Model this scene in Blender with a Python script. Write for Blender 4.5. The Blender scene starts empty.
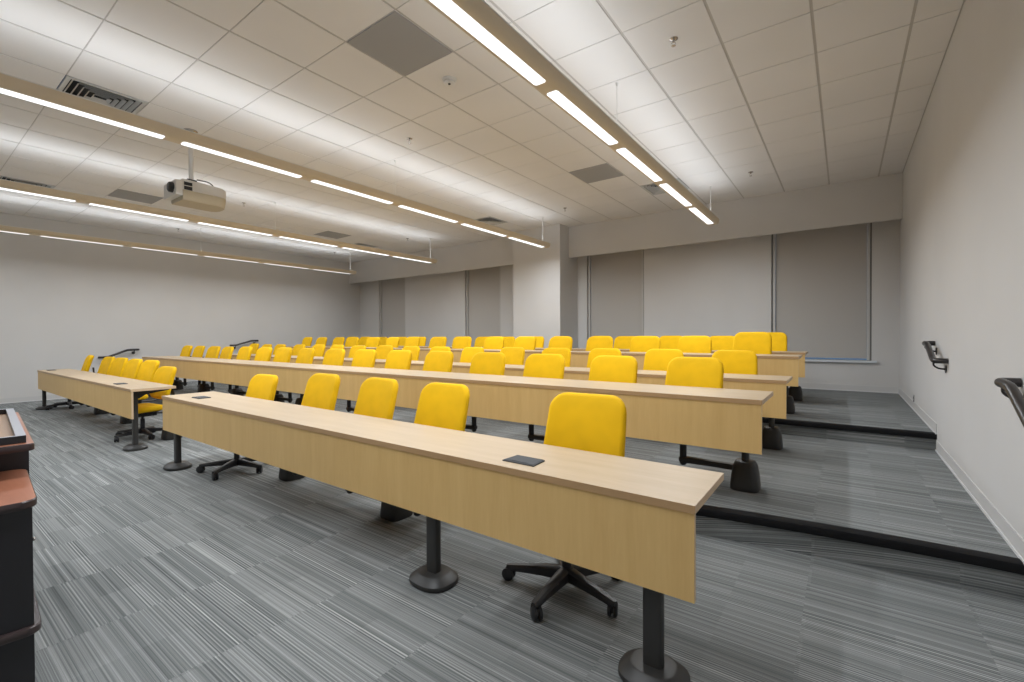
import bpy, bmesh, math, random
from mathutils import Vector, Matrix, Euler
PI = math.pi
random.seed(7)
S = bpy.context.scene
COL = S.collection

# ------------------------------------------------------------------ camera
CAMZ = 1.3397
cam_d = bpy.data.cameras.new('camera'); cam = bpy.data.objects.new('camera', cam_d); COL.objects.link(cam)
cam_d.sensor_width = 36.0; cam_d.lens = 36.0 * 456.56 / 1024.0
cam_d.clip_start = 0.05; cam_d.clip_end = 200
YAW, PITCH, ROLL = 0.6294, -0.0113, -0.0045
_r = Vector((math.cos(YAW), math.sin(YAW), 0)); _f = Vector((-math.sin(YAW), math.cos(YAW), 0)); _u = Vector((0, 0, 1))
_C = _f * math.cos(PITCH) + _u * math.sin(PITCH); _u2 = _u * math.cos(PITCH) - _f * math.sin(PITCH)
_A = _r * math.cos(ROLL) + _u2 * math.sin(ROLL); _B = _u2 * math.cos(ROLL) - _r * math.sin(ROLL)
cam.matrix_world = Matrix(((_A.x, _B.x, -_C.x, 0), (_A.y, _B.y, -_C.y, 0), (_A.z, _B.z, -_C.z, CAMZ), (0, 0, 0, 1)))
S.camera = cam

# ------------------------------------------------------------------ world, exposure
W = bpy.data.worlds.new('dusk'); S.world = W; W.use_nodes = True
W.node_tree.nodes['Background'].inputs[0].default_value = (0.14, 0.27, 0.46, 1)
W.node_tree.nodes['Background'].inputs[1].default_value = 0.5
S.view_settings.view_transform = 'Standard'; S.view_settings.look = 'None'
S.view_settings.exposure = 0.36; S.view_settings.gamma = 1.0; S.view_settings.use_curve_mapping = False
DOWN_W, UP_E = 19.5, 3.7          # what the linear fixtures give off, below and above

# ------------------------------------------------------------------ node helpers and materials
def mat(name, rgb=(.5, .5, .5), rough=.6, metal=0.0, spec=.5):
    m = bpy.data.materials.new(name); m.use_nodes = True
    b = m.node_tree.nodes['Principled BSDF']
    b.inputs['Base Color'].default_value = (*rgb, 1); b.inputs['Roughness'].default_value = rough
    b.inputs['Metallic'].default_value = metal; b.inputs['Specular IOR Level'].default_value = spec
    return m
class NT:
    def __init__(s, m): s.t = m.node_tree; s.b = s.t.nodes['Principled BSDF']
    def n(s, ty, **kw):
        x = s.t.nodes.new(ty)
        for k, v in kw.items(): setattr(x, k, v)
        return x
    def l(s, a, b): s.t.links.new(a, b)
    def math(s, op, a, b=None):
        x = s.n('ShaderNodeMath', operation=op)
        for i, v in enumerate((a, b)):
            if v is None: continue
            if isinstance(v, (int, float)): x.inputs[i].default_value = v
            else: s.l(v, x.inputs[i])
        return x.outputs[0]
    def comb(s, x, y, z):
        c = s.n('ShaderNodeCombineXYZ')
        for i, v in enumerate((x, y, z)):
            if isinstance(v, (int, float)): c.inputs[i].default_value = v
            else: s.l(v, c.inputs[i])
        return c.outputs[0]
    def ramp(s, fac, stops):
        r = s.n('ShaderNodeValToRGB'); e = r.color_ramp.elements
        while len(e) < len(stops): e.new(.5)
        for k, (p, c) in enumerate(stops): e[k].position = p; e[k].color = (*c, 1)
        s.l(fac, r.inputs[0]); return r.outputs[0]
    def noise(s, vec, scale, detail=2, rough=.5):
        x = s.n('ShaderNodeTexNoise'); x.inputs['Scale'].default_value = scale; x.inputs['Detail'].default_value = detail
        x.inputs['Roughness'].default_value = rough; s.l(vec, x.inputs['Vector']); return x.outputs[0]
    def bump(s, h, strength, dist=.002):
        x = s.n('ShaderNodeBump'); x.inputs['Strength'].default_value = strength; x.inputs['Distance'].default_value = dist
        s.l(h, x.inputs['Height']); s.l(x.outputs[0], s.b.inputs['Normal'])

def paint(name, rgb, rough=.75):
    m = mat(name, rgb, rough, spec=.3); t = NT(m); g = t.n('ShaderNodeNewGeometry')
    n = t.noise(g.outputs['Position'], 90, 3)
    n2 = t.noise(g.outputs['Position'], .9, 2)
    c = tuple(v * .97 for v in rgb); c2 = tuple(min(1, v * 1.03) for v in rgb)
    t.l(t.ramp(n2, [(.3, c), (.7, c2)]), t.b.inputs['Base Color'])
    t.bump(n, .12, .001); return m
M_WALL = paint('wall_paint', (.645, .63, .615))
M_BASEB = mat('baseboard_rubber', (.60, .59, .58), .5)
M_TOE = mat('baseboard_toe', (.70, .70, .70), .45)
M_TILE = paint('ceiling_tile', (.81, .795, .785), .9)
M_GRID = mat('ceiling_grid_metal', (.54, .515, .49), .5)
M_GREYP = mat('speaker_panel_grey', (.36, .36, .365), .8)
M_VENT = mat('vent_white_metal', (.56, .56, .55), .5)
M_DARK = mat('vent_throat_dark', (.03, .035, .04), .8)
M_HOUS = mat('fixture_housing_beige', (.72, .62, .47), .5)
M_ROD = mat('rod_white', (.75, .74, .72), .4)
M_CHROME = mat('chrome', (.55, .52, .50), .25, .9)
M_PLW = mat('projector_casing', (.72, .69, .64), .45)
M_PLB = mat('projector_underside', (.52, .45, .33), .5)
M_BLK = mat('black_plastic', (.014, .014, .016), .42)
M_LEG = mat('charcoal_powdercoat', (.030, .029, .028), .45)
M_BELL = mat('charcoal_moulded_plastic', (.026, .025, .024), .5)
M_NOSE = mat('rubber_nosing', (.004, .004, .005), .6, spec=.2)
M_RAIL = mat('dark_bronze_rail', (.06, .055, .055), .35, .6)
M_STEEL = mat('brushed_steel_plate', (.38, .38, .38), .35, .9)
M_BLACKM = mat('lectern_black_laminate', (.016, .015, .018), .32)
M_EDGE = mat('lectern_edge', (.045, .03, .03), .3)
M_GREYL = mat('lectern_rim_grey', (.30, .30, .33), .4)
M_CABLE = mat('cable_black', (.01, .01, .01), .5)
M_GLASS = mat('window_glass', (.8, .88, .92), .02)
M_GLASS.node_tree.nodes['Principled BSDF'].inputs['Transmission Weight'].default_value = 1.0
M_FRAME = mat('window_frame_paint', (.56, .55, .53), .45)
M_FRAMED = mat('window_channel_dark', (.22, .21, .20), .6)
M_SILL = mat('window_sill_white', (.70, .73, .76), .35)
M_HATCH = mat('hatch_anodised', (.06, .062, .066), .8)

def emit(name, rgb, e, stripes=False):
    m = bpy.data.materials.new(name); m.use_nodes = True; t = m.node_tree; t.nodes.remove(t.nodes['Principled BSDF'])
    em = t.nodes.new('ShaderNodeEmission'); em.inputs[0].default_value = (*rgb, 1); em.inputs[1].default_value = e
    t.links.new(em.outputs[0], t.nodes['Material Output'].inputs[0])
    return m
M_DOWN = emit('lamp_diffuser_glow', (.97, .98, 1.0), 1.25)
M_DOWN2 = emit('lamp_diffuser_glow_dimmed', (.98, .96, .92), .82)
M_UP = emit('lamp_uplight_glow', (.90, .95, 1.0), UP_E)

def fabric(name, rgb):
    m = mat(name, rgb, .8, spec=.25); t = NT(m); tc = t.n('ShaderNodeTexCoord')
    n = t.noise(tc.outputs['Object'], 420, 2); n2 = t.noise(tc.outputs['Object'], 6, 2)
    a = tuple(v * .93 for v in rgb); b = tuple(min(1, v * 1.05) for v in rgb)
    t.l(t.ramp(n2, [(.3, a), (.7, b)]), t.b.inputs['Base Color']); t.bump(n, .25, .0015)
    t.b.inputs['Sheen Weight'].default_value = .08; t.b.inputs['Sheen Roughness'].default_value = .4
    t.b.inputs['Sheen Tint'].default_value = (1, .85, .3, 1)
    return m
M_YEL = fabric('yellow_upholstery', (.86, .50, .003))
M_SHADE = mat('roller_shade_fabric', (.50, .475, .445), .9); _t = NT(M_SHADE)
_g = _t.n('ShaderNodeNewGeometry'); _t.bump(_t.noise(_g.outputs['Position'], 500, 2), .2, .001)

def wood(name, c1, c2, rough, vertical):
    m = mat(name, c1, rough, spec=.4); t = NT(m); g = t.n('ShaderNodeNewGeometry')
    sp = t.n('ShaderNodeSeparateXYZ'); t.l(g.outputs['Position'], sp.inputs[0])
    if vertical: v = t.comb(t.math('MULTIPLY', sp.outputs[0], 14.0), t.math('MULTIPLY', sp.outputs[1], 14.0), t.math('MULTIPLY', sp.outputs[2], 1.1))
    else: v = t.comb(t.math('MULTIPLY', sp.outputs[0], 1.1), t.math('MULTIPLY', sp.outputs[1], 14.0), sp.outputs[2])
    n1 = t.noise(v, 1.0, 5, .62); n2 = t.noise(v, 7.0, 3, .6)
    s = t.math('ADD', t.math('MULTIPLY', n1, .7), t.math('MULTIPLY', n2, .3))
    t.l(t.ramp(s, [(.33, c1), (.66, c2)]), t.b.inputs['Base Color'])
    return m
M_MAPLE = wood('maple_laminate_top', (.47, .35, .22), (.535, .41, .275), .42, False)
M_PANEL = wood('maple_panel', (.72, .465, .18), (.79, .535, .22), .45, True)
M_BAND = wood('maple_edge_band', (.47, .29, .14), (.53, .335, .175), .4, False)
M_BANDL = wood('maple_side_band', (.62, .44, .27), (.68, .50, .33), .4, False)
M_CHERRY = wood('cherry_laminate', (.30, .115, .065), (.38, .15, .085), .38, False)
M_TRAY = wood('tray_wood', (.28, .17, .10), (.36, .22, .13), .5, False)

def carpet():
    m = mat('striped_carpet', (.2, .2, .2), .95, spec=.1); t = NT(m); g = t.n('ShaderNodeNewGeometry')
    sp = t.n('ShaderNodeSeparateXYZ'); t.l(g.outputs['Position'], sp.inputs[0])
    x, yy, z = sp.outputs; y = t.math('SUBTRACT', yy, z)
    T = .658
    cx = t.math('FLOOR', t.math('DIVIDE', t.math('ADD', x, 20.556), T))
    def wn(a, b, k):
        w = t.n('ShaderNodeTexWhiteNoise', noise_dimensions='3D'); t.l(t.comb(a, b, k), w.inputs[0]); return w.outputs[0]
    yo = t.math('MULTIPLY', wn(cx, 0.0, 1.0), T)
    cy = t.math('FLOOR', t.math('DIVIDE', t.math('ADD', y, yo), T))
    r1 = wn(cx, cy, 2.0)
    off = t.math('MULTIPLY', r1, 37.0)
    # wide bands within each carpet tile, some of which stop half way along it
    half = t.math('FLOOR', t.math('DIVIDE', t.math('ADD', x, 20.87), T * .5))
    band_y = t.math('FLOOR', t.math('MULTIPLY', y, 11.0))
    b1 = wn(half, band_y, 4.0)
    nz = lambda sc, sx, o: t.noise(t.comb(t.math('MULTIPLY', x, sx), t.math('MULTIPLY', t.math('ADD', y, o), sc), o), 1.0, 2, .6)
    n_band = nz(14.0, .12, off); n_mid = nz(60.0, .2, off); n_fine = nz(230.0, .6, off); n_line = nz(150.0, .25, off)
    fib = t.noise(g.outputs['Position'], 260, 2, .7)
    s = t.math('ADD', t.math('MULTIPLY', n_band, .46), t.math('MULTIPLY', n_mid, .75))
    s = t.math('ADD', s, t.math('MULTIPLY', n_fine, .55))
    s = t.math('ADD', s, t.math('MULTIPLY', fib, .25))
    s = t.math('ADD', s, t.math('MULTIPLY', r1, .04))
    s = t.math('ADD', s, t.math('MULTIPLY', b1, .10))
    grp = t.ramp(nz(9.0, .15, off), [(.45, (0, 0, 0)), (.62, (1, 1, 1))])
    pin = t.math('MULTIPLY', t.math('SINE', t.math('MULTIPLY', y, 2 * PI / .0135)), grp)
    s = t.math('ADD', s, t.math('MULTIPLY', pin, .26))
    s = t.math('ADD', s, t.math('MULTIPLY', n_line, 1.05))
    s = t.math('DIVIDE', s, 3.32)
    col = t.ramp(s, [(.35, (.082, .090, .092)), (.46, (.18, .190, .189)), (.54, (.275, .285, .283)), (.66, (.52, .527, .520))])
    t.l(col, t.b.inputs['Base Color'])
    t.bump(t.math('ADD', n_fine, fib), .5, .003)
    return m
M_CARPET = carpet()

# ------------------------------------------------------------------ mesh helpers
def finish(name, bm, mats, parent=None, smooth=False, bevel=0, loc=(0, 0, 0), rz=0, seg=2, auto=True):
    if bevel: bmesh.ops.bevel(bm, geom=[e for e in bm.edges if e.calc_face_angle(0) > .5], offset=bevel, segments=seg, affect='EDGES', profile=.6)
    bmesh.ops.recalc_face_normals(bm, faces=bm.faces[:])
    me = bpy.data.meshes.new(name); bm.to_mesh(me); bm.free()
    for m in (mats if isinstance(mats, (list, tuple)) else [mats]): me.materials.append(m)
    if smooth:
        for p in me.polygons: p.use_smooth = True
        if auto: me.set_sharp_from_angle(angle=math.radians(38))
    o = bpy.data.objects.new(name, me); COL.objects.link(o); o.location = loc; o.rotation_euler = (0, 0, rz)
    if parent: o.parent = parent
    return o
def box(bm, x0, x1, y0, y1, z0, z1, mi=0):
    v = [bm.verts.new(p) for p in ((x0, y0, z0), (x1, y0, z0), (x1, y1, z0), (x0, y1, z0), (x0, y0, z1), (x1, y0, z1), (x1, y1, z1), (x0, y1, z1))]
    fs = [bm.faces.new([v[i] for i in q]) for q in ((3, 2, 1, 0), (4, 5, 6, 7), (0, 1, 5, 4), (1, 2, 6, 5), (2, 3, 7, 6), (3, 0, 4, 7))]
    for f in fs: f.material_index = mi
    return fs      # bottom, top, -y, +x, +y, -x
def boxes(*a):
    bm = bmesh.new()
    for q in a: box(bm, *q)
    return bm
def loft(bm, rings, cap0=True, cap1=True, mi=0, closed=True):
    R = [[bm.verts.new(p) for p in r] for r in rings]; n = len(R[0])
    for a, b in zip(R, R[1:]):
        for i in range(n if closed else n - 1):
            j = (i + 1) % n
            bm.faces.new((a[i], a[j], b[j], b[i])).material_index = mi
    if cap0: bm.faces.new(R[0][::-1]).material_index = mi
    if cap1: bm.faces.new(R[-1]).material_index = mi
def ring(rad, z, n=20, cx=0, cy=0, sx=1, sy=1, power=2.0):
    out = []
    for k in range(n):
        a = 2 * PI * k / n; c, s = math.cos(a), math.sin(a); p = 2 / power
        out.append((cx + rad * sx * math.copysign(abs(c) ** p, c), cy + rad * sy * math.copysign(abs(s) ** p, s), z))
    return out
def lathe(bm, prof, n=20, cx=0, cy=0, sx=1, sy=1, power=2.0, mi=0):
    loft(bm, [ring(r, z, n, cx, cy, sx, sy, power) for r, z in prof], mi=mi)
def tube(bm, pts, r, n=10, mi=0, flat=None):
    pts = [Vector(p) for p in pts]; rings = []; N = None
    for i, p in enumerate(pts):
        t = ((pts[min(i + 1, len(pts) - 1)] - pts[max(i - 1, 0)])).normalized()
        if N is None:
            N = Vector((0, 0, 1)) if abs(t.z) < .9 else Vector((1, 0, 0))
        N = (N - t * N.dot(t)).normalized(); Bv = t.cross(N)
        rr = r[i] if isinstance(r, (list, tuple)) else r
        ra, rb = (rr, rr) if flat is None else (rr * flat[0], rr * flat[1])
        rings.append([tuple(p + N * ra * math.cos(2 * PI * k / n) + Bv * rb * math.sin(2 * PI * k / n)) for k in range(n)])
    loft(bm, rings, mi=mi)
def smoothpath(pts, it=2):
    pts = [Vector(p) for p in pts]
    for _ in range(it):
        q = [pts[0]]
        for a, b in zip(pts, pts[1:]): q += [a * .75 + b * .25, a * .25 + b * .75]
        q.append(pts[-1]); pts = q
    return pts
def rrect(w, h, r, n=5):
    r = max(min(r, w / 2 - 1e-4, h / 2 - 1e-4), 1e-3); out = []
    for cx, cy, a0 in ((w / 2 - r, h / 2 - r, 0), (-w / 2 + r, h / 2 - r, 90), (-w / 2 + r, -h / 2 + r, 180), (w / 2 - r, -h / 2 + r, 270)):
        for k in range(n + 1):
            a = math.radians(a0 + 90 * k / n); out.append((cx + r * math.cos(a), cy + r * math.sin(a)))
    return out
def pillow(w, h, t, r, edge, fn, crown=.012):
    """a padded slab: w by h in its own plane, t thick, rounded all round; fn(a, b, c) puts (across, along, through) into place"""
    bm = bmesh.new(); L = []
    ins = [.5, .34, .2, .09]
    def flat(side):
        out = []
        for s in ins:
            k = s * min(w, h); out.append((edge + k * .9, side * (t / 2 + crown * (1 - (1 - min(1, s * 2)) ** 2))))
        return out
    prof = [(d, c) for d, c in flat(-1)] + [(edge * (1 - math.sin(a)), -t / 2 + edge * (1 - math.cos(a)) if 0 else -(t / 2 - edge) - edge * math.cos(a)) for a in (0, PI / 6, PI / 3, PI / 2)]
    prof += [(d, -c) for d, c in prof[::-1]]
    for d, c in prof:
        d = min(d, min(w, h) / 2 - .012)
        L.append([fn(a, b, c) for a, b in rrect(w - 2 * d, h - 2 * d, max(r - d, .01))])
    loft(bm, L); return bm

# ------------------------------------------------------------------ things, parts, structure
def tag(o, label, cat, group=None):
    o['label'] = label; o['category'] = cat
    if group: o['group'] = group
    return o
def thing(name, label, cat, loc=(0, 0, 0), rz=0, group=None):
    o = bpy.data.objects.new(name, None); COL.objects.link(o); o.location = loc; o.rotation_euler = (0, 0, rz)
    o.empty_display_size = .1
    return tag(o, label, cat, group)
def struct(name, bm, m, **k):
    o = finish(name, bm, m, **k); o['kind'] = 'structure'; return o
def copy_tree(o, parent=None):
    c = o.copy(); COL.objects.link(c)
    if parent: c.parent = parent
    for ch in o.children:
        if not ch.name.startswith('swing_arm'): copy_tree(ch, c)
    return c

# ================================================================== SETTING
XL, XR = -13.9, .742
YF, YW, YS = -2.6, 9.95, 9.52
ZS, HC = 3.173, 3.899
Z1, Z2 = .1833, .3476
N2Y = 6.13
def nose1(x):
    if x < -.8: return 3.20
    t = (x + .8) / 1.54; return 3.20 + .15 * (1 - (1 - min(t, 1)) ** 1.8)
struct('floor', boxes((XL - .1, XR + .1, YF - .1, 4.2, -.1, 0)), M_CARPET)
xs1 = [XL] + [-.8 + 1.542 * k / 12 for k in range(13)]
bm = bmesh.new()
loft(bm, [[(x, nose1(x), 0.0005), (x, 7.2, .0005), (x, 7.2, Z1), (x, nose1(x), Z1)] for x in xs1])
struct('floor_tier', bm, M_CARPET)
struct('floor_tier', boxes((XL, XR, N2Y, YW, Z1 + .0005, Z2)), M_CARPET)
def nosing(ys, z, name):
    bm = bmesh.new(); R = []
    for x in xs1:
        y = ys(x)
        R.append([(x, y + .055, z + .0005), (x, y + .055, z + .005), (x, y - .004, z + .006), (x, y - .022, z + .001), (x, y - .028, z - .012), (x, y - .026, z - .046), (x, y - .018, z - .050), (x, y - .001, z - .050), (x, y - .001, z)])
    loft(bm, R); struct(name, bm, M_NOSE, smooth=True)
nosing(nose1, Z1, 'trim_1')
nosing(lambda x: N2Y, Z2, 'trim_2')

struct('wall_right', boxes((XR, XR + .15, YF, YW + .3, -.1, HC + .1)), M_WALL)
struct('wall_left', boxes((XL - .15, XL, YF, YW + .3, -.1, HC + .1)), M_WALL)
struct('wall_front', boxes((XL - .15, XR + .15, YF - .15, YF, -.1, HC + .1)), M_WALL)
WIN = [(-1.13, .377), (-5.01, -3.61), (-8.93, -7.62), (-12.87, -11.52)]
SILL = .885
bm = bmesh.new(); e = XR
box(bm, XL, XR, YW, YW + .22, 0, SILL); box(bm, XL, XR, YW, YW + .22, 3.35, HC + .1)
edges = [XR] + [v for w in WIN for v in (w[1], w[0])] + [XL]
for k in range(0, len(edges), 2): box(bm, edges[k + 1], edges[k], YW, YW + .22, SILL, 3.35)
struct('wall_back', bm, M_WALL)
CX0, CX1, CY = -6.59, -5.266, 9.11
struct('wall_column', boxes((CX0, CX1, CY, YW, Z2, HC)), M_WALL)
struct('trim_3', boxes((CX1 + .0005, XR - .0005, YS, YS + .05, ZS, HC - .0005)), M_WALL)      # soffit over the windows
struct('trim_4', boxes((XL + .0005, CX0 - .0005, YS, YS + .05, ZS, HC - .0005)), M_WALL)

# baseboards: a flat rubber cove with a paler toe, stepped with the tiers
def base_bm(segs, h=.105):
    bm = bmesh.new()
    for (x0, y0, x1, y1, z, nx, ny) in segs:
        a, b = sorted((x0, x1)); c, d = sorted((y0, y1))
        def sl(t, z0, z1, mi):
            xa, xb, ya, yb = a, b, c, d
            if nx > 0: xb = a + t
            if nx < 0: xa = b - t
            if ny < 0: ya = d - t
            if ny > 0: yb = c + t
            box(bm, xa, xb, ya, yb, z0, z1, mi)
        sl(.008, z + .016, z + h, 0); sl(.014, z, z + .016, 1)
    return bm
n1r = nose1(XR) - .03
struct('baseboard_right', base_bm([(XR, YF, XR, n1r, 0, -1, 0), (XR, n1r + .003, XR, N2Y - .03, Z1, -1, 0), (XR, N2Y - .027, XR, YW, Z2, -1, 0)]), [M_BASEB, M_TOE])
struct('baseboard_left', base_bm([(XL, YF, XL, 3.17, 0, 1, 0), (XL, 3.173, XL, N2Y - .03, Z1, 1, 0), (XL, N2Y - .027, XL, YW, Z2, 1, 0)]), [M_BASEB, M_TOE])
struct('baseboard_back', base_bm([(CX1, YW, XR, YW, Z2, 0, -1), (XL, YW, CX0, YW, Z2, 0, -1), (CX0, CY, CX1, CY, Z2, 0, -1), (CX1, CY, CX1, YW, Z2, 1, 0)]), [M_BASEB, M_TOE])
struct('baseboard_front', base_bm([(XL, YF, XR, YF, 0, 0, 1)]), [M_BASEB, M_TOE])

# windows: dark channel, pale frame, glass, and the sill board; a roller shade hangs in each
shade_words = ['grey roller shade in the wide window beside the handrail wall', 'grey roller shade in the window just beside the square column, on its handrail side',
               'grey roller shade in the window on the far side of the square column', 'grey roller shade in the farthest window, nearest the long bare wall']
for k, (x0, x1) in enumerate(WIN):
    z0, z1 = SILL, 3.35
    f = boxes((x0, x0 + .05, YW + .10, YW + .16, z0, z1), (x1 - .05, x1, YW + .10, YW + .16, z0, z1), (x0 + .05, x1 - .05, YW + .10, YW + .16, z0, z0 + .006), (x0 + .05, x1 - .05, YW + .10, YW + .16, z1 - .05, z1))
    w = struct('window_%d' % (k + 1), f, M_FRAME)
    for xa in (x0, x1 - .022):
        finish('side_channel', boxes((xa, xa + .022, YW + .045, YW + .095, z0 + .002, z1)), M_FRAMED, w)
    for xa in (x0 + .024, x1 - .064):
        finish('frame_stile', boxes((xa, xa + .04, YW + .035, YW + .075, z0 + .002, z1)), M_FRAME, w, bevel=.004)
    finish('pane', boxes((x0 + .05, x1 - .05, YW + .125, YW + .131, z0 + .006, z1 - .05)), M_GLASS, w)
    finish('window_sill', boxes((x0 - .07, x1 + .07, YW - .055, YW + .10, z0 - .035, z0)), M_SILL, w, bevel=.006)
    r = thing('roller_shade', shade_words[k], 'blind', ((x0 + x1) / 2, YW + .085, z0), 0, 'roller shades over the windows')
    hw = (x1 - x0) / 2 - .066
    finish('shade_fabric', boxes((-hw, hw, -.0015, .0015, .065, z1 - z0 - .04)), M_SHADE, r)
    finish('hem_bar', boxes((-hw, hw, -.006, .006, .030, .066)), M_SHADE, r, bevel=.003)
    b = bmesh.new(); tube(b, [(-hw, 0, z1 - z0 - .04), (hw, 0, z1 - z0 - .04)], .028, 12); finish('roller', b, M_SHADE, r, smooth=True)

# ceiling: tegular tiles in a metal grid
X0, Y0, TT = .44, 3.70, .658
cells_out = {}
bm = bmesh.new()
def hole(i, j): return (i, j) in HOLES
# cell i spans X0-(i+1)TT .. X0-i*TT ; cell j spans Y0+j*TT .. Y0+(j+1)*TT
PANELS = [(5, -2), (5, 4), (16, -2), (16, 4)]
VENTS = [(10, -4), (10, 6), (4, 6), (17, 6), (17, -4), (4, -4)]
HOLES = set(VENTS)
for i in range(-1, 23):
    for j in range(-10, 10):
        a, b = X0 - (i + 1) * TT, X0 - i * TT; c, d = Y0 + j * TT, Y0 + (j + 1) * TT
        a, b, c, d = max(a, XL), min(b, XR), max(c, YF), min(d, YW)
        if b - a < .05 or d - c < .05 or (i, j) in HOLES: continue
        box(bm, a, b, c, d, HC + .005, HC + .1, 1)
        gx, gy = .011, .005
        fs = box(bm, a + gx, b - gx, c + gy, d - gy, HC, HC + .0055, 2 if (i, j) in PANELS else 0)
struct('ceiling', bm, [M_TILE, M_GRID, M_TILE])

CY_ = lambda j: Y0 + (j + .5) * TT
CX_ = lambda i: X0 - (i + .5) * TT
plabel = {(5, -2): 'grey square ceiling panel near the smoke detector', (5, 4): 'grey square ceiling panel nearer the windows, beside the light line closest to the handrail wall',
          (16, -2): 'grey square ceiling panel beyond the projector', (16, 4): 'grey square ceiling panel in the far window end of the ceiling, beyond the second light line'}
for (i, j) in PANELS:
    b = boxes((-TT / 2 + .012, TT / 2 - .012, -TT / 2 + .007, TT / 2 - .007, -.006, -.0005))
    tag(finish('ceiling_panel', b, M_GREYP, bevel=.002, loc=(CX_(i), CY_(j), HC)), plabel[(i, j)], 'ceiling panel', 'grey ceiling panels')
vlabel = {(10, -4): 'white louvred ceiling vent above the second light line, nearest the camera', (10, 6): 'louvred ceiling vent beside the window end of the second light line',
          (4, 6): 'louvred vent partly hidden by the window end of the nearest light line', (17, 6): 'louvred vent beside the window end of the third light line',
          (17, -4): 'louvred ceiling vent mostly hidden above the third light line, nearest the camera', (4, -4): 'louvred ceiling vent above the camera'}
def vent(i, j):
    v = thing('ceiling_vent', vlabel[(i, j)], 'air vent', (CX_(i), CY_(j), HC), 0, 'square louvred ceiling vents')
    h = TT / 2 - .008
    b = bmesh.new()
    for k in range(4):
        a0 = k * PI / 2; R = Matrix.Rotation(a0, 3, 'Z')
        q = [(-h, -h), (h, -h), (h - .035, -h + .035), (-h + .035, -h + .035)]
        lo = [R @ Vector((x, y, -.004)) for x, y in q]; up = [R @ Vector((x, y, .012)) for x, y in q]
        loft(b, [lo, up])
    finish('frame', b, M_VENT, v)
    finish('throat', boxes((-h + .035, h - .035, -h + .035, h - .035, .085, .09), (-h + .03, -h + .035, -h + .035, h - .035, 0, .09), (h - .035, h - .03, -h + .035, h - .035, 0, .09), (-h + .035, h - .035, -h + .03, -h + .035, 0, .09), (-h + .035, h - .035, h - .035, h - .03, 0, .09)), M_DARK, v)
    # four-way blades: concentric square louvres slanting outward
    b = bmesh.new(); r0 = h - .045
    for m in range(5):
        r = r0 - m * .050
        if r < .04: break
        ins = .022
        for k in range(4):
            R = Matrix.Rotation(k * PI / 2, 3, 'Z')
            q = [(-r, -r, -.002), (r, -r, -.002), (r - ins, -r + ins, .026), (-r + ins, -r + ins, .026)]
            q2 = [(x, y + .0035, z + .002) for x, y, z in q]
            loft(b, [[R @ Vector(p) for p in q], [R @ Vector(p) for p in q2]])
    finish('louvre', b, M_VENT, v)
    return v
for i, j in VENTS: vent(i, j)

# sprinklers and smoke detector
def sprinkler(x, y, label):
    b = bmesh.new()
    lathe(b, [(.036, .0), (.036, -.004), (.020, -.010), (.012, -.012)], 16)
    lathe(b, [(.009, -.010), (.011, -.022), (.008, -.030)], 10)
    for s in (-1, 1): tube(b, [(s * .009, 0, -.026), (s * .017, 0, -.040), (s * .004, 0, -.058)], .0025, 6)
    lathe(b, [(.004, -.056), (.019, -.059), (.019, -.062), (.006, -.063)], 14)
    tag(finish('sprinkler_head', b, M_CHROME, smooth=True, loc=(x, y, HC), rz=.6), label, 'sprinkler', 'chrome sprinkler heads in the ceiling')
for x, y, l in ((-1.2, 4.04, 'chrome sprinkler head between the nearest light line and the handrail wall, largest in view'), (-1.2, 8.05, 'chrome sprinkler head above the wide window beside the handrail wall'),
                (-4.56, 4.03, 'chrome sprinkler head midway along the second light line, on its near side'), (-4.54, 8.06, 'chrome sprinkler head near the window end of the second light line, by the column'),
                (-9.27, 4.06, 'sprinkler head on the ceiling just past the projector'), (-9.24, 8.07, 'sprinkler head near the window end of the third light line'),
                (-12.7, 4.1, 'sprinkler head close to the bare far side wall, seen below the third light line'), (-12.5, 8.05, 'sprinkler head in the far window corner of the ceiling')):
    sprinkler(x, y, l)
d = thing('smoke_detector', 'round white smoke detector on the ceiling beside the grey square panel', 'smoke detector', (-3.2, 3.35, HC))
b = bmesh.new(); lathe(b, [(.075, 0), (.075, -.012), (.070, -.018)], 28); finish('mounting_base', b, M_ROD, d, smooth=True)
b = bmesh.new(); lathe(b, [(.062, -.018), (.060, -.038), (.045, -.050), (.018, -.054)], 28); finish('sensor_head', b, M_ROD, d, smooth=True)
b = bmesh.new(); lathe(b, [(.014, -.0535), (.012, -.060)], 12, cx=.02, cy=-.02); finish('sensor_eye', b, M_BLK, d, smooth=True)

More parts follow.
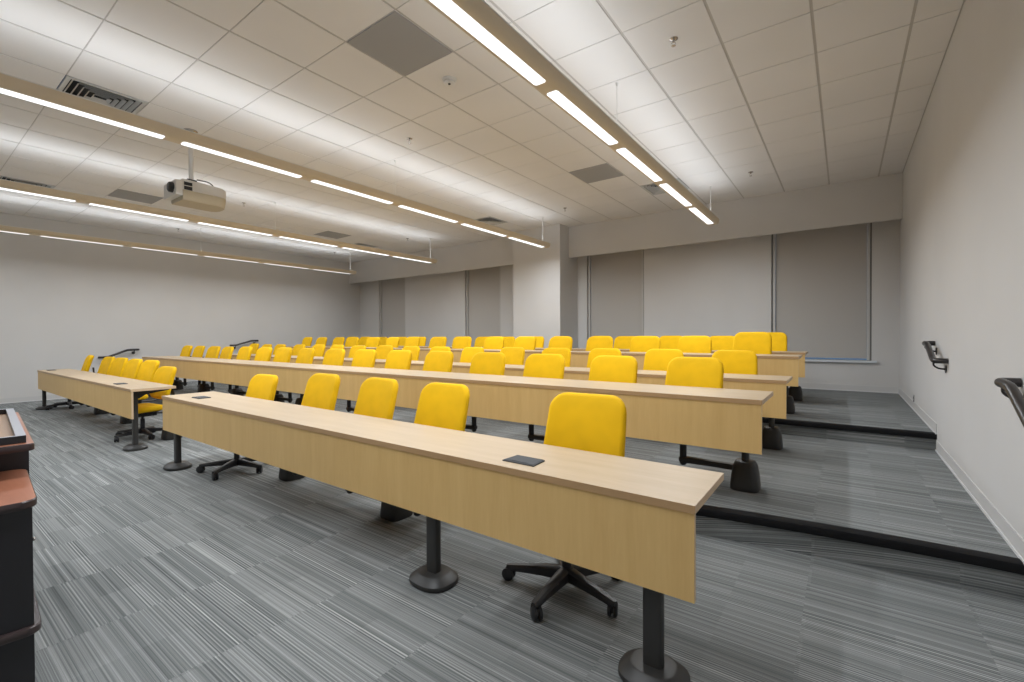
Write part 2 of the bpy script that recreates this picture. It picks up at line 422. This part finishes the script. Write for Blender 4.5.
# linear pendant lights
LX = [-1.875, -5.295, -8.76, -12.25]
GAP0, PIT = 8.50, 1.365
lwords = ['long suspended beige light line closest to the handrail wall', 'long suspended light line second from the handrail wall, in front of the projector',
          'long suspended light line just beyond the projector', 'long suspended light line closest to the far bare side wall']
def fixture(x, label, power=1):
    ZB, ZT = 3.262, 3.352; hw = .112
    t = thing('pendant_light', label, 'ceiling light', (x, 0, ZB), 0, 'linear pendant lights')
    y1, y0 = 8.545, 8.545 - 7.75 * PIT
    sec = [(-.060, 0), (.060, 0), (.090, .014), (hw - .004, .040), (hw, ZT - ZB), (hw - .022, ZT - ZB), (hw - .022, .030), (-hw + .022, .030), (-hw + .022, ZT - ZB), (-hw, ZT - ZB), (-hw + .004, .040), (-.090, .014)]
    b = bmesh.new(); loft(b, [[(p, y0, q) for p, q in sec], [(p, y1, q) for p, q in sec]]); finish('housing', b, M_HOUS, t, smooth=True)
    for yy, nm in ((y0, -1), (y1, 1)):
        b = bmesh.new(); q = [(-hw + .004, .040), (-.090, .014), (-.060, 0), (.060, 0), (.090, .014), (hw - .004, .040), (hw, ZT - ZB), (-hw, ZT - ZB)]
        loft(b, [[(p, yy, z) for p, z in q], [(p, yy + nm * .012, z) for p, z in q]]); finish('end_cap', b, M_HOUS, t)
    k = 0; yb = GAP0
    while True:
        ya = yb - PIT
        lo, hi = ya + .075, yb - .075
        if lo < y0 + .01: break
        b = bmesh.new(); r = rrect(.100, hi - lo, .022, 4)
        loft(b, [[(p, (lo + hi) / 2 + q, -.0005) for p, q in r], [(p, (lo + hi) / 2 + q, -.004) for p, q in r]])
        df = finish('diffuser', b, M_DOWN if power > .6 else M_DOWN2, t)
        ld = bpy.data.lights.new('lamp', 'AREA'); ld.shape = 'RECTANGLE'; ld.size = .094; ld.size_y = hi - lo - .02
        ld.energy = DOWN_W * power; ld.color = (.90, .95, 1.0); ld.spread = math.radians(165)
        lo_ = bpy.data.objects.new('lamp', ld); COL.objects.link(lo_); lo_.parent = t; lo_.location = (0, (lo + hi) / 2, -.006)
        yb = ya; k += 1
    m = bmesh.new(); loft(m, [[(-hw + .026, yy, .070), (hw - .026, yy, .070), (hw - .026, yy, .074), (0, yy, .104), (-hw + .026, yy, .074)] for yy in (y0 + .05, y1 - .05)]); finish('uplight_lens', m, M_UP, t)
    finish('top_lip', boxes((-hw - .004, -hw + .004, y0, y1, ZT - ZB - .002, ZT - ZB + .005), (hw - .004, hw + .004, y0, y1, ZT - ZB - .002, ZT - ZB + .005)), M_ROD, t)
    for yr in (8.42, 4.40, .38):
        b = bmesh.new(); tube(b, [(0, yr, .044), (0, yr, HC - ZB - .012)], .0075 if yr > 8 else .0026, 8); rd = finish('suspension_rod', b, M_ROD, t, smooth=True)
        b = bmesh.new(); kk = 1 if yr > 8 else .55; lathe(b, [(.006, HC - ZB - .03), (.022 * kk, HC - ZB - .012), (.024 * kk, HC - ZB - .001)], 14, cy=yr); finish('canopy', b, M_ROD, rd, smooth=True)
        finish('cross_bracket', boxes((-hw + .018, hw - .018, yr - .02, yr + .02, .078, .110)), M_HOUS, t)
for x, l, k in zip(LX, lwords, (1, 1, .9, .5)): fixture(x, l, k)

# ================================================================== CHAIRS
def seat_fn(a, b, c):      # across x, along y, up z (front at -y)
    drop = 0
    if b < -.12: drop = -.035 * ((-b - .12) / .12) ** 1.6
    return (a, b - .03, .445 + c + drop - .010 * (1 - (a / .25) ** 2) + (.006 if b > .1 else 0))
TILT = math.radians(16)
def back_fn(a, b, c):      # across, up, through; c>0 toward +y
    z = b; y = c + .030 * (a / .24) ** 2 * -1 - .018 * math.cos(b / .24 * 1.4)
    Y = y * math.cos(TILT) + z * math.sin(TILT); Zz = z * math.cos(TILT) - y * math.sin(TILT)
    ta = 1 - .035 * (b / .24)
    return (a * ta, .278 + Y, .760 + Zz)
bm_seat = pillow(.485, .435, .075, .11, .032, seat_fn, .010)
bm_back = pillow(.482, .462, .060, .105, .028, back_fn, .008)
def chair_proto(kind):
    t = thing('task_chair', 'yellow chair', 'chair')
    s = finish('seat', bm_seat.copy(), M_YEL, t, smooth=True, auto=False)
    b = finish('backrest', bm_back.copy(), M_YEL, t, smooth=True, auto=False)
    m = bmesh.new()
    lathe(m, [(.17, .392), (.205, .398), (.21, .412), (.19, .418)], 20, cy=-.02, sx=1.0, sy=.95, power=3.2); finish('seat_shell', m, M_BLK, t, smooth=True)
    m = boxes((-.085, .085, -.10, .13, .338, .395)); finish('tilt_mechanism', m, M_BLK, t, bevel=.014)
    m = bmesh.new()
    pth = smoothpath([(0, .08, .365), (0, .25, .352), (0, .385, .36), (0, .410, .46), (0, .355, .60), (0, .345, .74)], 3)
    tube(m, pth, .030, 10, flat=(.5, 1.45)); finish('back_support', m, M_BLK, t, smooth=True)
    m = bmesh.new(); tube(m, [(.06, .02, .37), (.20, .02, .372), (.245, .02, .368)], [.006, .006, .012], 8); finish('height_lever', m, M_BLK, t, smooth=True)
    if kind == 'star':
        m = bmesh.new(); lathe(m, [(.026, .055), (.026, .245), (.015, .247), (.015, .345)], 14); finish('gas_cylinder', m, M_BLK, t, smooth=True)
        hub = bmesh.new(); lathe(hub, [(.030, .050), (.045, .060), (.045, .100), (.036, .118), (.028, .121)], 16); finish('hub', hub, M_BLK, t, smooth=True)
        for k in range(5):
            a = math.radians(-90 + 72 * k); ca, sa = math.cos(a), math.sin(a)
            m = bmesh.new(); R = []
            for rr, w, z0, z1 in ((.030, .032, .060, .118), (.12, .027, .062, .112), (.22, .023, .062, .098), (.310, .021, .060, .088), (.332, .013, .062, .084)):
                R.append([(rr * ca - u * w * sa, rr * sa + u * w * ca, z) for u, z in ((-1, z0), (1, z0), (1, z1 - .010), (.55, z1), (-.55, z1), (-1, z1 - .010))])
            loft(m, R); lg = finish('leg', m, M_BLK, t, smooth=True)
            m = bmesh.new(); bx, by = .310 * ca, .310 * sa; az = a + .9 + k * 1.3; dx, dy = math.cos(az), math.sin(az)
            tube(m, [(bx, by, .070), (bx, by, .048)], .010, 8)
            for sgn in (-1, 1):
                o = Vector((bx + dx * .012, by + dy * .012, .034)); ax = Vector((-dy, dx, 0))
                tube(m, [o + ax * sgn * .005, o + ax * sgn * .008, o + ax * sgn * .020, o + ax * sgn * .024], [.027, .034, .034, .025], 18)
            tube(m, [Vector((bx + dx * .012, by + dy * .012, .036)) + Vector((-dy, dx, 0)) * .012 * q for q in (-1, 1)], .022, 12)
            finish('caster', m, M_BLK, lg, smooth=True)
    else:
        m = bmesh.new(); lathe(m, [(.018, .098), (.027, .108), (.027, .262), (.014, .265), (.014, .345)], 14); finish('gas_cylinder', m, M_BLK, t, smooth=True)
    return t
star = chair_proto('star'); fixed = chair_proto('fixed')
used = {'star': False, 'fixed': False}
def arm(m, dx, dy):
    """swing arm from the chair's cylinder to the floor pedestal, dx,dy away (in the chair's axes)"""
    L = math.hypot(dx, dy); ux, uy = dx / L, dy / L; px, py = -uy, ux; R = []
    for s, w, z0, z1 in ((-.030, .020, .128, .160), (-.018, .034, .122, .166), (.04, .034, .122, .166), (L * .5, .028, .126, .166), (L - .03, .030, .126, .170)):
        R.append([(ux * s + px * w * q, uy * s + py * w * q, z) for q, z in ((-1, z0 + .006), (-.8, z0), (.8, z0), (1, z0 + .006), (1, z1 - .008), (.75, z1), (-.75, z1), (-1, z1 - .008))])
    loft(m, R)
def place(kind, hx, hy, z, rz, label, group, ped=None, lift=0, spin=0):
    src = star if kind == 'star' else fixed
    if not used[kind]: o = src; used[kind] = True
    else: o = copy_tree(src)
    o.location = (hx, hy, z); o.rotation_euler = (0, 0, rz); o['label'] = label; o['group'] = group
    for c in o.children:
        if c.name.startswith('leg'): c.rotation_euler.z = spin
    if lift:
        for c in o.children:
            if not c.name.startswith(('leg', 'hub', 'gas')): c.location.z = lift
    if ped:
        d = Vector((ped[0] - hx, ped[1] - hy, 0)); d.rotate(Euler((0, 0, -rz)))
        m = bmesh.new(); arm(m, d.x, d.y); ARMS.append(finish('swing_arm', m, M_BELL, None, smooth=True)); ARMS[-1]['_o'] = 1; ARMS[-1].parent = o
    return o
ARMS = []
PENDING = []

# ------------------------------------------------------------------ desks
def disc_leg(parent, x, y, ztop, D):
    m = bmesh.new(); loft(m, [ring(1, z, 20, x, y, .038, .026, 4.5) for z in (.035, ztop - .001)]); lg = finish('leg', m, M_LEG, parent, smooth=True)
    m = bmesh.new()
    R = [ring(.128, .0005, 28, x, y, 1, .86, 2.5), ring(.134, .010, 28, x, y, 1, .86, 2.5), ring(.132, .026, 28, x, y, 1, .86, 2.5), ring(.092, .056, 28, x, y, 1, .86, 2.6), ring(.082, .058, 28, x, y, 1, .86, 2.6)]
    loft(m, R); finish('foot', m, M_LEG, lg, smooth=True)
    m = bmesh.new(); loft(m, [[(x - .022, y + .03, z), (x + .022, y + .03, z), (x + .022, y + .03 + D * .70 * k, z), (x - .022, y + .03 + D * .70 * k, z)] for z, k in ((ztop - .001, 1.0), (ztop - .022, 1.0), (ztop - .055, .25), (ztop - .10, .02))])
    finish('top_bracket', m, M_LEG, lg)
BELL = ((.0005, .094, .098, 4.2), (.012, .098, .102, 4.2), (.03, .098, .102, 4.2), (.11, .091, .094, 4.0), (.180, .080, .083, 3.6), (.205, .069, .072, 3.2), (.214, .055, .058, 3.0))
def bell_leg(parent, x, y, ztop, yfront):
    m = bmesh.new()
    R = [ring(1, z, 24, x, y, a, b, p) for z, a, b, p in BELL]
    loft(m, R); bl = finish('pedestal', m, M_BELL, parent, smooth=True)
    m = bmesh.new(); loft(m, [ring(1, z, 16, x, y, .026, .030, 3) for z in (.21, ztop - .001)]); finish('post', m, M_LEG, bl, smooth=True)
    m = bmesh.new(); box(m, x - .022, x + .022, yfront + .035, y + .03, ztop - .025, ztop - .001); finish('top_bracket', m, M_LEG, bl, bevel=.004)
def seat_pedestal(x, y, label):
    t = thing('swing_seat_pedestal', label, 'pedestal', (x, y, 0), 0, 'floor pedestals at the front row')
    m = bmesh.new(); loft(m, [ring(1, z, 24, 0, 0, a, b, p) for z, a, b, p in BELL]); finish('housing', m, M_BELL, t, smooth=True)
    m = bmesh.new(); lathe(m, [(.034, .213), (.034, .222), (.024, .228)], 16); finish('swivel_cap', m, M_BELL, t, smooth=True)
def desk(name_label, x0, x1, y, z, D, hp, discs, bells, hatches, h=.736, group='long curved-room lecture desks'):
    t = thing('lecture_desk', name_label, 'desk', ((x0 + x1) / 2, y, z), 0, 'long maple lecture desks')
    cx = (x0 + x1) / 2; w = (x1 - x0) / 2; th = .030
    m = bmesh.new(); fs = box(m, -w, w, 0, D, h - th, h)
    fs[2].material_index = 1; fs[3].material_index = 2; fs[5].material_index = 2; fs[4].material_index = 1; fs[0].material_index = 1
    finish('desktop', m, [M_MAPLE, M_BAND, M_BANDL], t, bevel=.0022, seg=1)
    m = bmesh.new(); fs = box(m, -w + .004, w - .004, .006, .025, h - hp, h - th - .0005); fs[3].material_index = 1; fs[5].material_index = 1; fs[0].material_index = 1
    finish('modesty_panel', m, [M_PANEL, M_BANDL], t)
    for x in discs: disc_leg(t, x - cx, .080, h - th, D)
    for x in bells: bell_leg(t, x[0] - cx, x[1] - y, h - th, 0)
    for hx, hy in hatches:
        q = [(hx - .09 - cx, hy - .055), (hx + .09 - cx, hy - .055), (hx + .082 - cx, hy + .055), (hx - .082 - cx, hy + .055)]
        m = bmesh.new(); mid = lambda z, k: [((p - (hx - cx)) * k + hx - cx, (r - hy) * k + hy - y, z) for p, r in q]
        loft(m, [mid(h + .0003, 1), mid(h + .005, 1), mid(h + .009, .9)]); hh = finish('power_hatch', m, M_HATCH, t, bevel=.002, seg=1)
        finish('hatch_slot', boxes((hx - cx - .05, hx - cx + .05, hy - y - .047, hy - y - .044, h + .007, h + .0105)), M_BLK, hh)
    return t
Y1, Y2, Y3, Y4, Y5 = 1.675, 3.303, 4.833, 6.251, 7.625
D, HP = .477, .351
XE = -.424
rows = [
 (2, Y2, Z1, [-12.3, -11.62, -10.83, -10.21, -9.42, -8.66, -7.95, -7.21, -6.39, -5.65, -4.88, -4.14, -3.33, -2.56, -1.79, -1.04], 'second'),
 (3, Y3, Z1, [-12.44, -11.75, -11.06, -10.2, -9.43, -8.71, -7.96, -7.14, -6.41, -5.66, -4.9, -4.11, -3.34, -2.58, -1.8, -1.01], 'third'),
 (4, Y4, Z2, [-12.34, -11.61, -10.8, -10.2, -9.38, -8.63, -7.94, -7.11, -6.4, -5.56, -4.84, -4.07, -3.32, -2.54, -1.79, -1.03], 'fourth'),
 (5, Y5, Z2, [-12.28, -11.58, -10.79, -9.95, -9.2, -8.45, -7.72, -7.0, -6.29, -5.52, -4.86, -3.94, -3.41, -2.55, -1.69, -.97], 'rearmost')]
BX = [-.60, -2.40, -3.58, -5.2, -6.5, -7.68, -9.2, -10.6, -12.1]
PED = {}
for _r, _y, _z, _X, _w in rows:
    xs = sorted(_X, reverse=True); mids = [(a + b_) / 2 for a, b_ in zip(xs, xs[1:])]
    PED[_r] = [-.60] + sorted({min(mids, key=lambda m_: abs(m_ - b_)) for b_ in BX[1:]}, reverse=True)
desk('nearest long maple desk on the floor, three plain steel legs on round feet', -5.70, XE, Y1, 0, D, HP, [-.60, -1.815, -5.53], [], [(-1.245, 1.805), (-5.18, 1.85)])
desk('short front-row maple desk on the floor beside the far bare wall, across the aisle gap', -12.24, -6.71, Y1, 0, D - .03, HP, [-6.88, -12.32 + .12], [], [(-7.62, 1.80), (-11.95, 1.82)])
for x, y, l in ((-2.70, Y1 + .56, 'black floor pedestal behind the nearest desk, between its first two pedestal-armed chairs'), (-4.24, Y1 + .59, 'black floor pedestal behind the nearest desk, beside its far caster chair'),
                (-7.20, 2.22, 'black floor pedestal behind the aisle end of the short front desk'), (-9.08, 2.24, 'black floor pedestal under the middle of the short front desk'), (-10.60, 2.24, 'black floor pedestal toward the bare-wall end of the short front desk')):
    seat_pedestal(x, y, l)
desk('second-row long maple desk standing on the lower tier behind the nearest desk', -12.42, XE, Y2, Z1, .56, HP, [], [(x, Y2 + .50) for x in PED[2]], [])
desk('third-row long maple desk, rear of the two on the lower tier', -12.42, XE, Y3, Z1, .56, HP, [], [(x, Y3 + .50) for x in PED[3]], [])
desk('fourth-row long maple desk at the front edge of the top tier', -12.42, XE - .005, Y4, Z2, .56, HP, [], [(x, Y4 + .50) for x in PED[4]], [])
desk('rearmost long maple desk on the top tier, closest to the windows', -12.42, XE - .02, Y5, Z2, .56, HP, [], [(x, Y5 + .50) for x in PED[5]], [])

# ------------------------------------------------------------------ seats, row by row
ORD = ['first', 'second', 'third', 'fourth', 'fifth', 'sixth', 'seventh', 'eighth', 'ninth', 'tenth', 'eleventh', 'twelfth', 'thirteenth', 'fourteenth', 'fifteenth', 'sixteenth']
# nearest desk
g1 = 'yellow chairs at the nearest desk'
place('star', -1.185, 2.11, 0, 0.07, 'yellow chair on a five-star caster base at the open aisle end of the nearest desk', g1, lift=.012, spin=-.05)
place('fixed', -2.39, 2.16, 0, .02, 'yellow pedestal-armed chair at the nearest desk, first after the open-end caster chair', g1, (-2.70, Y1 + .56))
place('fixed', -3.17, 2.16, 0, -.03, 'yellow pedestal-armed chair at the nearest desk, second after the open-end caster chair', g1, (-2.70, Y1 + .56))
place('fixed', -3.98, 2.16, 0, .02, 'yellow pedestal-armed chair at the nearest desk, third after the open-end caster chair', g1, (-4.24, Y1 + .59))
place('star', -4.94, 2.07, 0, .06, 'yellow caster chair at the far end of the nearest desk, beside the aisle gap', g1, spin=.50, lift=-.045)
g2 = 'yellow chairs at the short front desk'
place('star', -7.64, 2.03, 0, .12, 'yellow caster chair at the aisle end of the short front desk, seat in view', g2, spin=.20, lift=-.055)
for k, (x, r) in enumerate(((-8.68, .03), (-9.46, -.02), (-10.22, .02), (-10.97, -.03))):
    place('fixed', x, 2.14, 0, r + .10, 'yellow pedestal-armed chair at the short front desk, %s after its aisle-end caster chair' % ORD[k], g2, ((-9.08, 2.24) if k < 2 else (-10.60, 2.24)))
place('star', -12.02, 2.07, 0, -.1, 'yellow caster chair standing alone at the bare-wall end of the short front desk', g2, spin=.3)
rnd = random.Random(3)
for r, y, z, X, w in rows:
    for k, x in enumerate(sorted(X, reverse=True)):
        hy = y + .535 + rnd.uniform(-.012, .012); rz = rnd.uniform(-.05, .05) - (.08 if k == 0 and r == 2 else 0)
        hx = x + .31 * math.sin(rz)
        lift = .045 if (k == 0 and r >= 4) else rnd.uniform(-.006, .006) - (.02 if r == 2 else .006)
        px = min(PED[r], key=lambda b: abs(b - x)); py = y + .50
        if k == 0: lab = 'yellow chair at the %s desk row, at its open aisle end facing the handrail wall' % w
        elif k == 15: lab = 'yellow chair at the %s desk row, the last one at the far bare-wall end' % w
        else: lab = 'yellow chair at the %s desk row, %s along from its open aisle end' % (w, ORD[k])
        place('fixed', hx, hy, z, rz, lab, 'yellow chairs at the %s desk row' % w, (px, py), lift)

# ================================================================== PROJECTOR
p = thing('projector', 'off-white ceiling projector hanging on a white pole behind the second light line', 'projector', (-6.56, 2.26, 0))
b = bmesh.new(); tube(b, [(0, 0, 3.285), (0, 0, HC - .012)], .026, 18); finish('pole', b, M_ROD, p, smooth=True)
b = bmesh.new(); lathe(b, [(.028, HC - .05), (.055, HC - .03), (.075, HC - .012), (.075, HC - .001)], 22); finish('ceiling_flange', b, M_CHROME, p, smooth=True)
b = boxes((-.06, .06, -.075, .10, 3.245, 3.262), (-.035, .035, -.05, .05, 3.258, 3.290)); b2 = finish('mount_bracket', b, M_BLK, p, bevel=.006)
m = bmesh.new(); tube(m, smoothpath([(.03, .05, 3.30), (.06, .18, 3.30), (.05, .25, 3.235), (.03, .31, 3.215)], 2), .007, 8); finish('cable', m, M_CABLE, p, smooth=True)
def proj_ring(z, k, nx, zsl=0):
    hw = .205 * k; out = []
    for x, y in ((-hw, -.155), (hw, -.155), (hw, .22), (hw * .93, .29), (hw * .72, .335), (hw * .35, .355), (-hw * .35, .355), (-hw * .72, .335), (-hw * .93, .29), (-hw, .22)):
        out.append((x, y * (1 if k > .96 else .97), z + zsl * y))
    return out
b = bmesh.new(); loft(b, [proj_ring(3.10, 1.0, 0), proj_ring(3.20, 1.0, 0), proj_ring(3.225, .95, 0, -.03), proj_ring(3.232, .84, 0, -.03)]); finish('casing', b, M_PLW, p, smooth=True)
b = bmesh.new(); loft(b, [proj_ring(2.985, .84, 0), proj_ring(3.005, .93, 0), proj_ring(3.099, 1.0, 0)]); finish('underside', b, M_PLB, p, smooth=True)
b = boxes((-.195, .195, -.225, -.156, 3.03, 3.205)); fp = finish('front_fascia', b, M_PLW, p, bevel=.018)
m = bmesh.new(); tube(m, [(.09, -.22, 3.125), (.09, -.262, 3.125), (.09, -.27, 3.125)], [.062, .058, .045], 22); finish('lens_barrel', m, M_BLK, p, smooth=True)
m = boxes((.201, .2085, -.145, -.06, 3.155, 3.195), (.201, .2085, -.145, -.06, 3.102, 3.145)); finish('side_vent', m, M_BLK, p)
m = boxes((.1945, .198, -.215, -.17, 3.06, 3.19)); finish('fascia_edge', m, M_PLW, p)

# ================================================================== HANDRAILS
def rail(side, yb, za, zb, label):
    xw = XR if side > 0 else XL; s = -side; x = xw + s * .085
    t = thing('handrail', label, 'handrail', (xw, yb, 0), 0, 'wall handrails beside the steps')
    L = x - xw
    pts = [(s * .004, -.36, za), (L * .55, -.36, za), (L, -.345, za), (L, -.30, za), (L, -.22, za + .006), (L, -.16, za + .03), (L, .08, zb - .03), (L, .15, zb - .004), (L, .25, zb), (L, .34, zb), (L * .55, .36, zb), (s * .004, .36, zb)]
    m = bmesh.new(); tube(m, smoothpath(pts, 2), .024, 14); finish('rail_tube', m, M_RAIL, t, smooth=True)
    for yy, zz in ((-.26, za), (.27, zb)):
        m = bmesh.new(); tube(m, smoothpath([(L, yy, zz - .018), (L, yy, zz - .05), (L * .6, yy, zz - .075), (s * .006, yy, zz - .078)], 2), .0075, 8)
        br = finish('bracket', m, M_RAIL, t, smooth=True)
        m = bmesh.new(); tube(m, [(s * .001, yy, zz - .078), (s * .008, yy, zz - .078)], .034, 16); finish('wall_plate', m, M_RAIL, br, smooth=True)
rail(1, 3.10, .915, 1.085, 'dark handrail on the wall beside the lower step, cut by the frame edge')
rail(1, 5.88, 1.10, 1.245, 'dark handrail on the near side wall beside the upper step')
rail(-1, 3.26, .885, 1.05, 'dark handrail on the far bare wall behind the short front desk')
rail(-1, 6.05, 1.11, 1.235, 'dark handrail on the far bare wall above the second-row chairs')
o = thing('wall_outlet', 'small steel outlet plate low on the handrail wall, near the window corner', 'outlet', (XR, 7.95, .48))
finish('cover_plate', boxes((-.007, -.0005, -.036, .036, -.06, .06)), M_STEEL, o, bevel=.002)
finish('socket', boxes((-.0085, -.006, -.017, .017, .008, .038), (-.0085, -.006, -.017, .017, -.038, -.008)), M_BLK, o)

# ================================================================== LECTERN
def rslab(x0, x1, y0, y1, z0, z1, r, side_mi=1):
    m = bmesh.new(); cx, cy = (x0 + x1) / 2, (y0 + y1) / 2; q = rrect(x1 - x0, y1 - y0, r, 6)
    R = lambda z, d: [(cx + a * (1 - d / (x1 - x0)), cy + b_ * (1 - d / (y1 - y0)), z) for a, b_ in q]
    loft(m, [R(z0, .006), R(z0 + .004, 0), R(z1 - .004, 0), R(z1, .006)])
    m.faces.ensure_lookup_table()
    for f in m.faces: f.material_index = 0 if (f.calc_center_median().z > z1 - .0015) else 1
    return m
L = thing('teaching_console', 'black teaching console with cherry-brown tops on the floor at the frame edge', 'lectern', (-2.9, 0, 0))
def lb(*q): return boxes(*[(a + 2.9, b_ + 2.9, c, d, e_, f) for a, b_, c, d, e_, f in q])
finish('lower_cabinet', lb((-3.0, -2.392, -1.0, .308, .0, .722)), M_BLACKM, L, bevel=.004)
finish('lower_top', rslab(-3.0 + 2.9, -2.375 + 2.9, -1.03, .322, .722, .752, .05), [M_CHERRY, M_EDGE], L, smooth=True)
finish('bumper_rail', rslab(-3.0 + 2.9, -2.375 + 2.9, -1.02, .328, .262, .292, .04), [M_EDGE, M_EDGE], L, smooth=True)
m = bmesh.new(); tube(m, [(.49, .307, .60), (.49, .312, .60), (.49, .315, .60)], [.006, .008, .006], 12); finish('lock_knob', m, M_CHROME, L, smooth=True)
finish('upper_cabinet', lb((-3.96, -3.001, -1.0, .330, .0, .868)), M_BLACKM, L, bevel=.004)
finish('upper_top', rslab(-4.0 + 2.9, -2.755 + 2.9, -1.03, .336, .868, .898, .015), [M_CHERRY, M_EDGE], L, smooth=True)
bm = boxes(); A0, A1, B0, B1 = -3.93 + 2.9, -2.79 + 2.9, -.9, .313
for q in ((A0, A1, B1 - .03, B1), (A0, A1, B0, B0 + .05), (A1 - .02, A1, B0 + .05, B1 - .03), (A0, A0 + .02, B0 + .05, B1 - .03)):
    fs = box(bm, *q, .899, .930); fs[1].material_index = 1
rim = finish('tray_rim', bm, [M_BLACKM, M_GREYL], L)
finish('tray_floor', boxes((A0 + .02, A1 - .02, B0 + .05, B1 - .03, .8985, .902)), M_TRAY, L)
mic = thing('cable_bundle', 'coiled black cables lying in the console tray at the frame edge', 'cable', (-3.22, .13, .903))
_R = Matrix.Rotation(-.08, 3, 'Z'); _P = Vector((-2.38, .31, 0))
for _o in (L, mic):
    _l = _o.location.copy(); _z = _l.z; _l.z = 0; _n = _P + _R @ (_l - _P); _o.location = (_n.x, _n.y, _z); _o.rotation_euler.z = -.08
m = bmesh.new()
pts = [(.09 * math.cos(a) * (1 + .15 * math.sin(3 * a)), .06 * math.sin(a), .012 + .008 * math.sin(2 * a)) for a in [k * .35 for k in range(40)]]
tube(m, pts, .006, 6); finish('cable_coil', m, M_CABLE, mic, smooth=True)
finish('connector', boxes((-.25, -.08, .03, .075, .003, .045)), M_BLK, mic, bevel=.008)
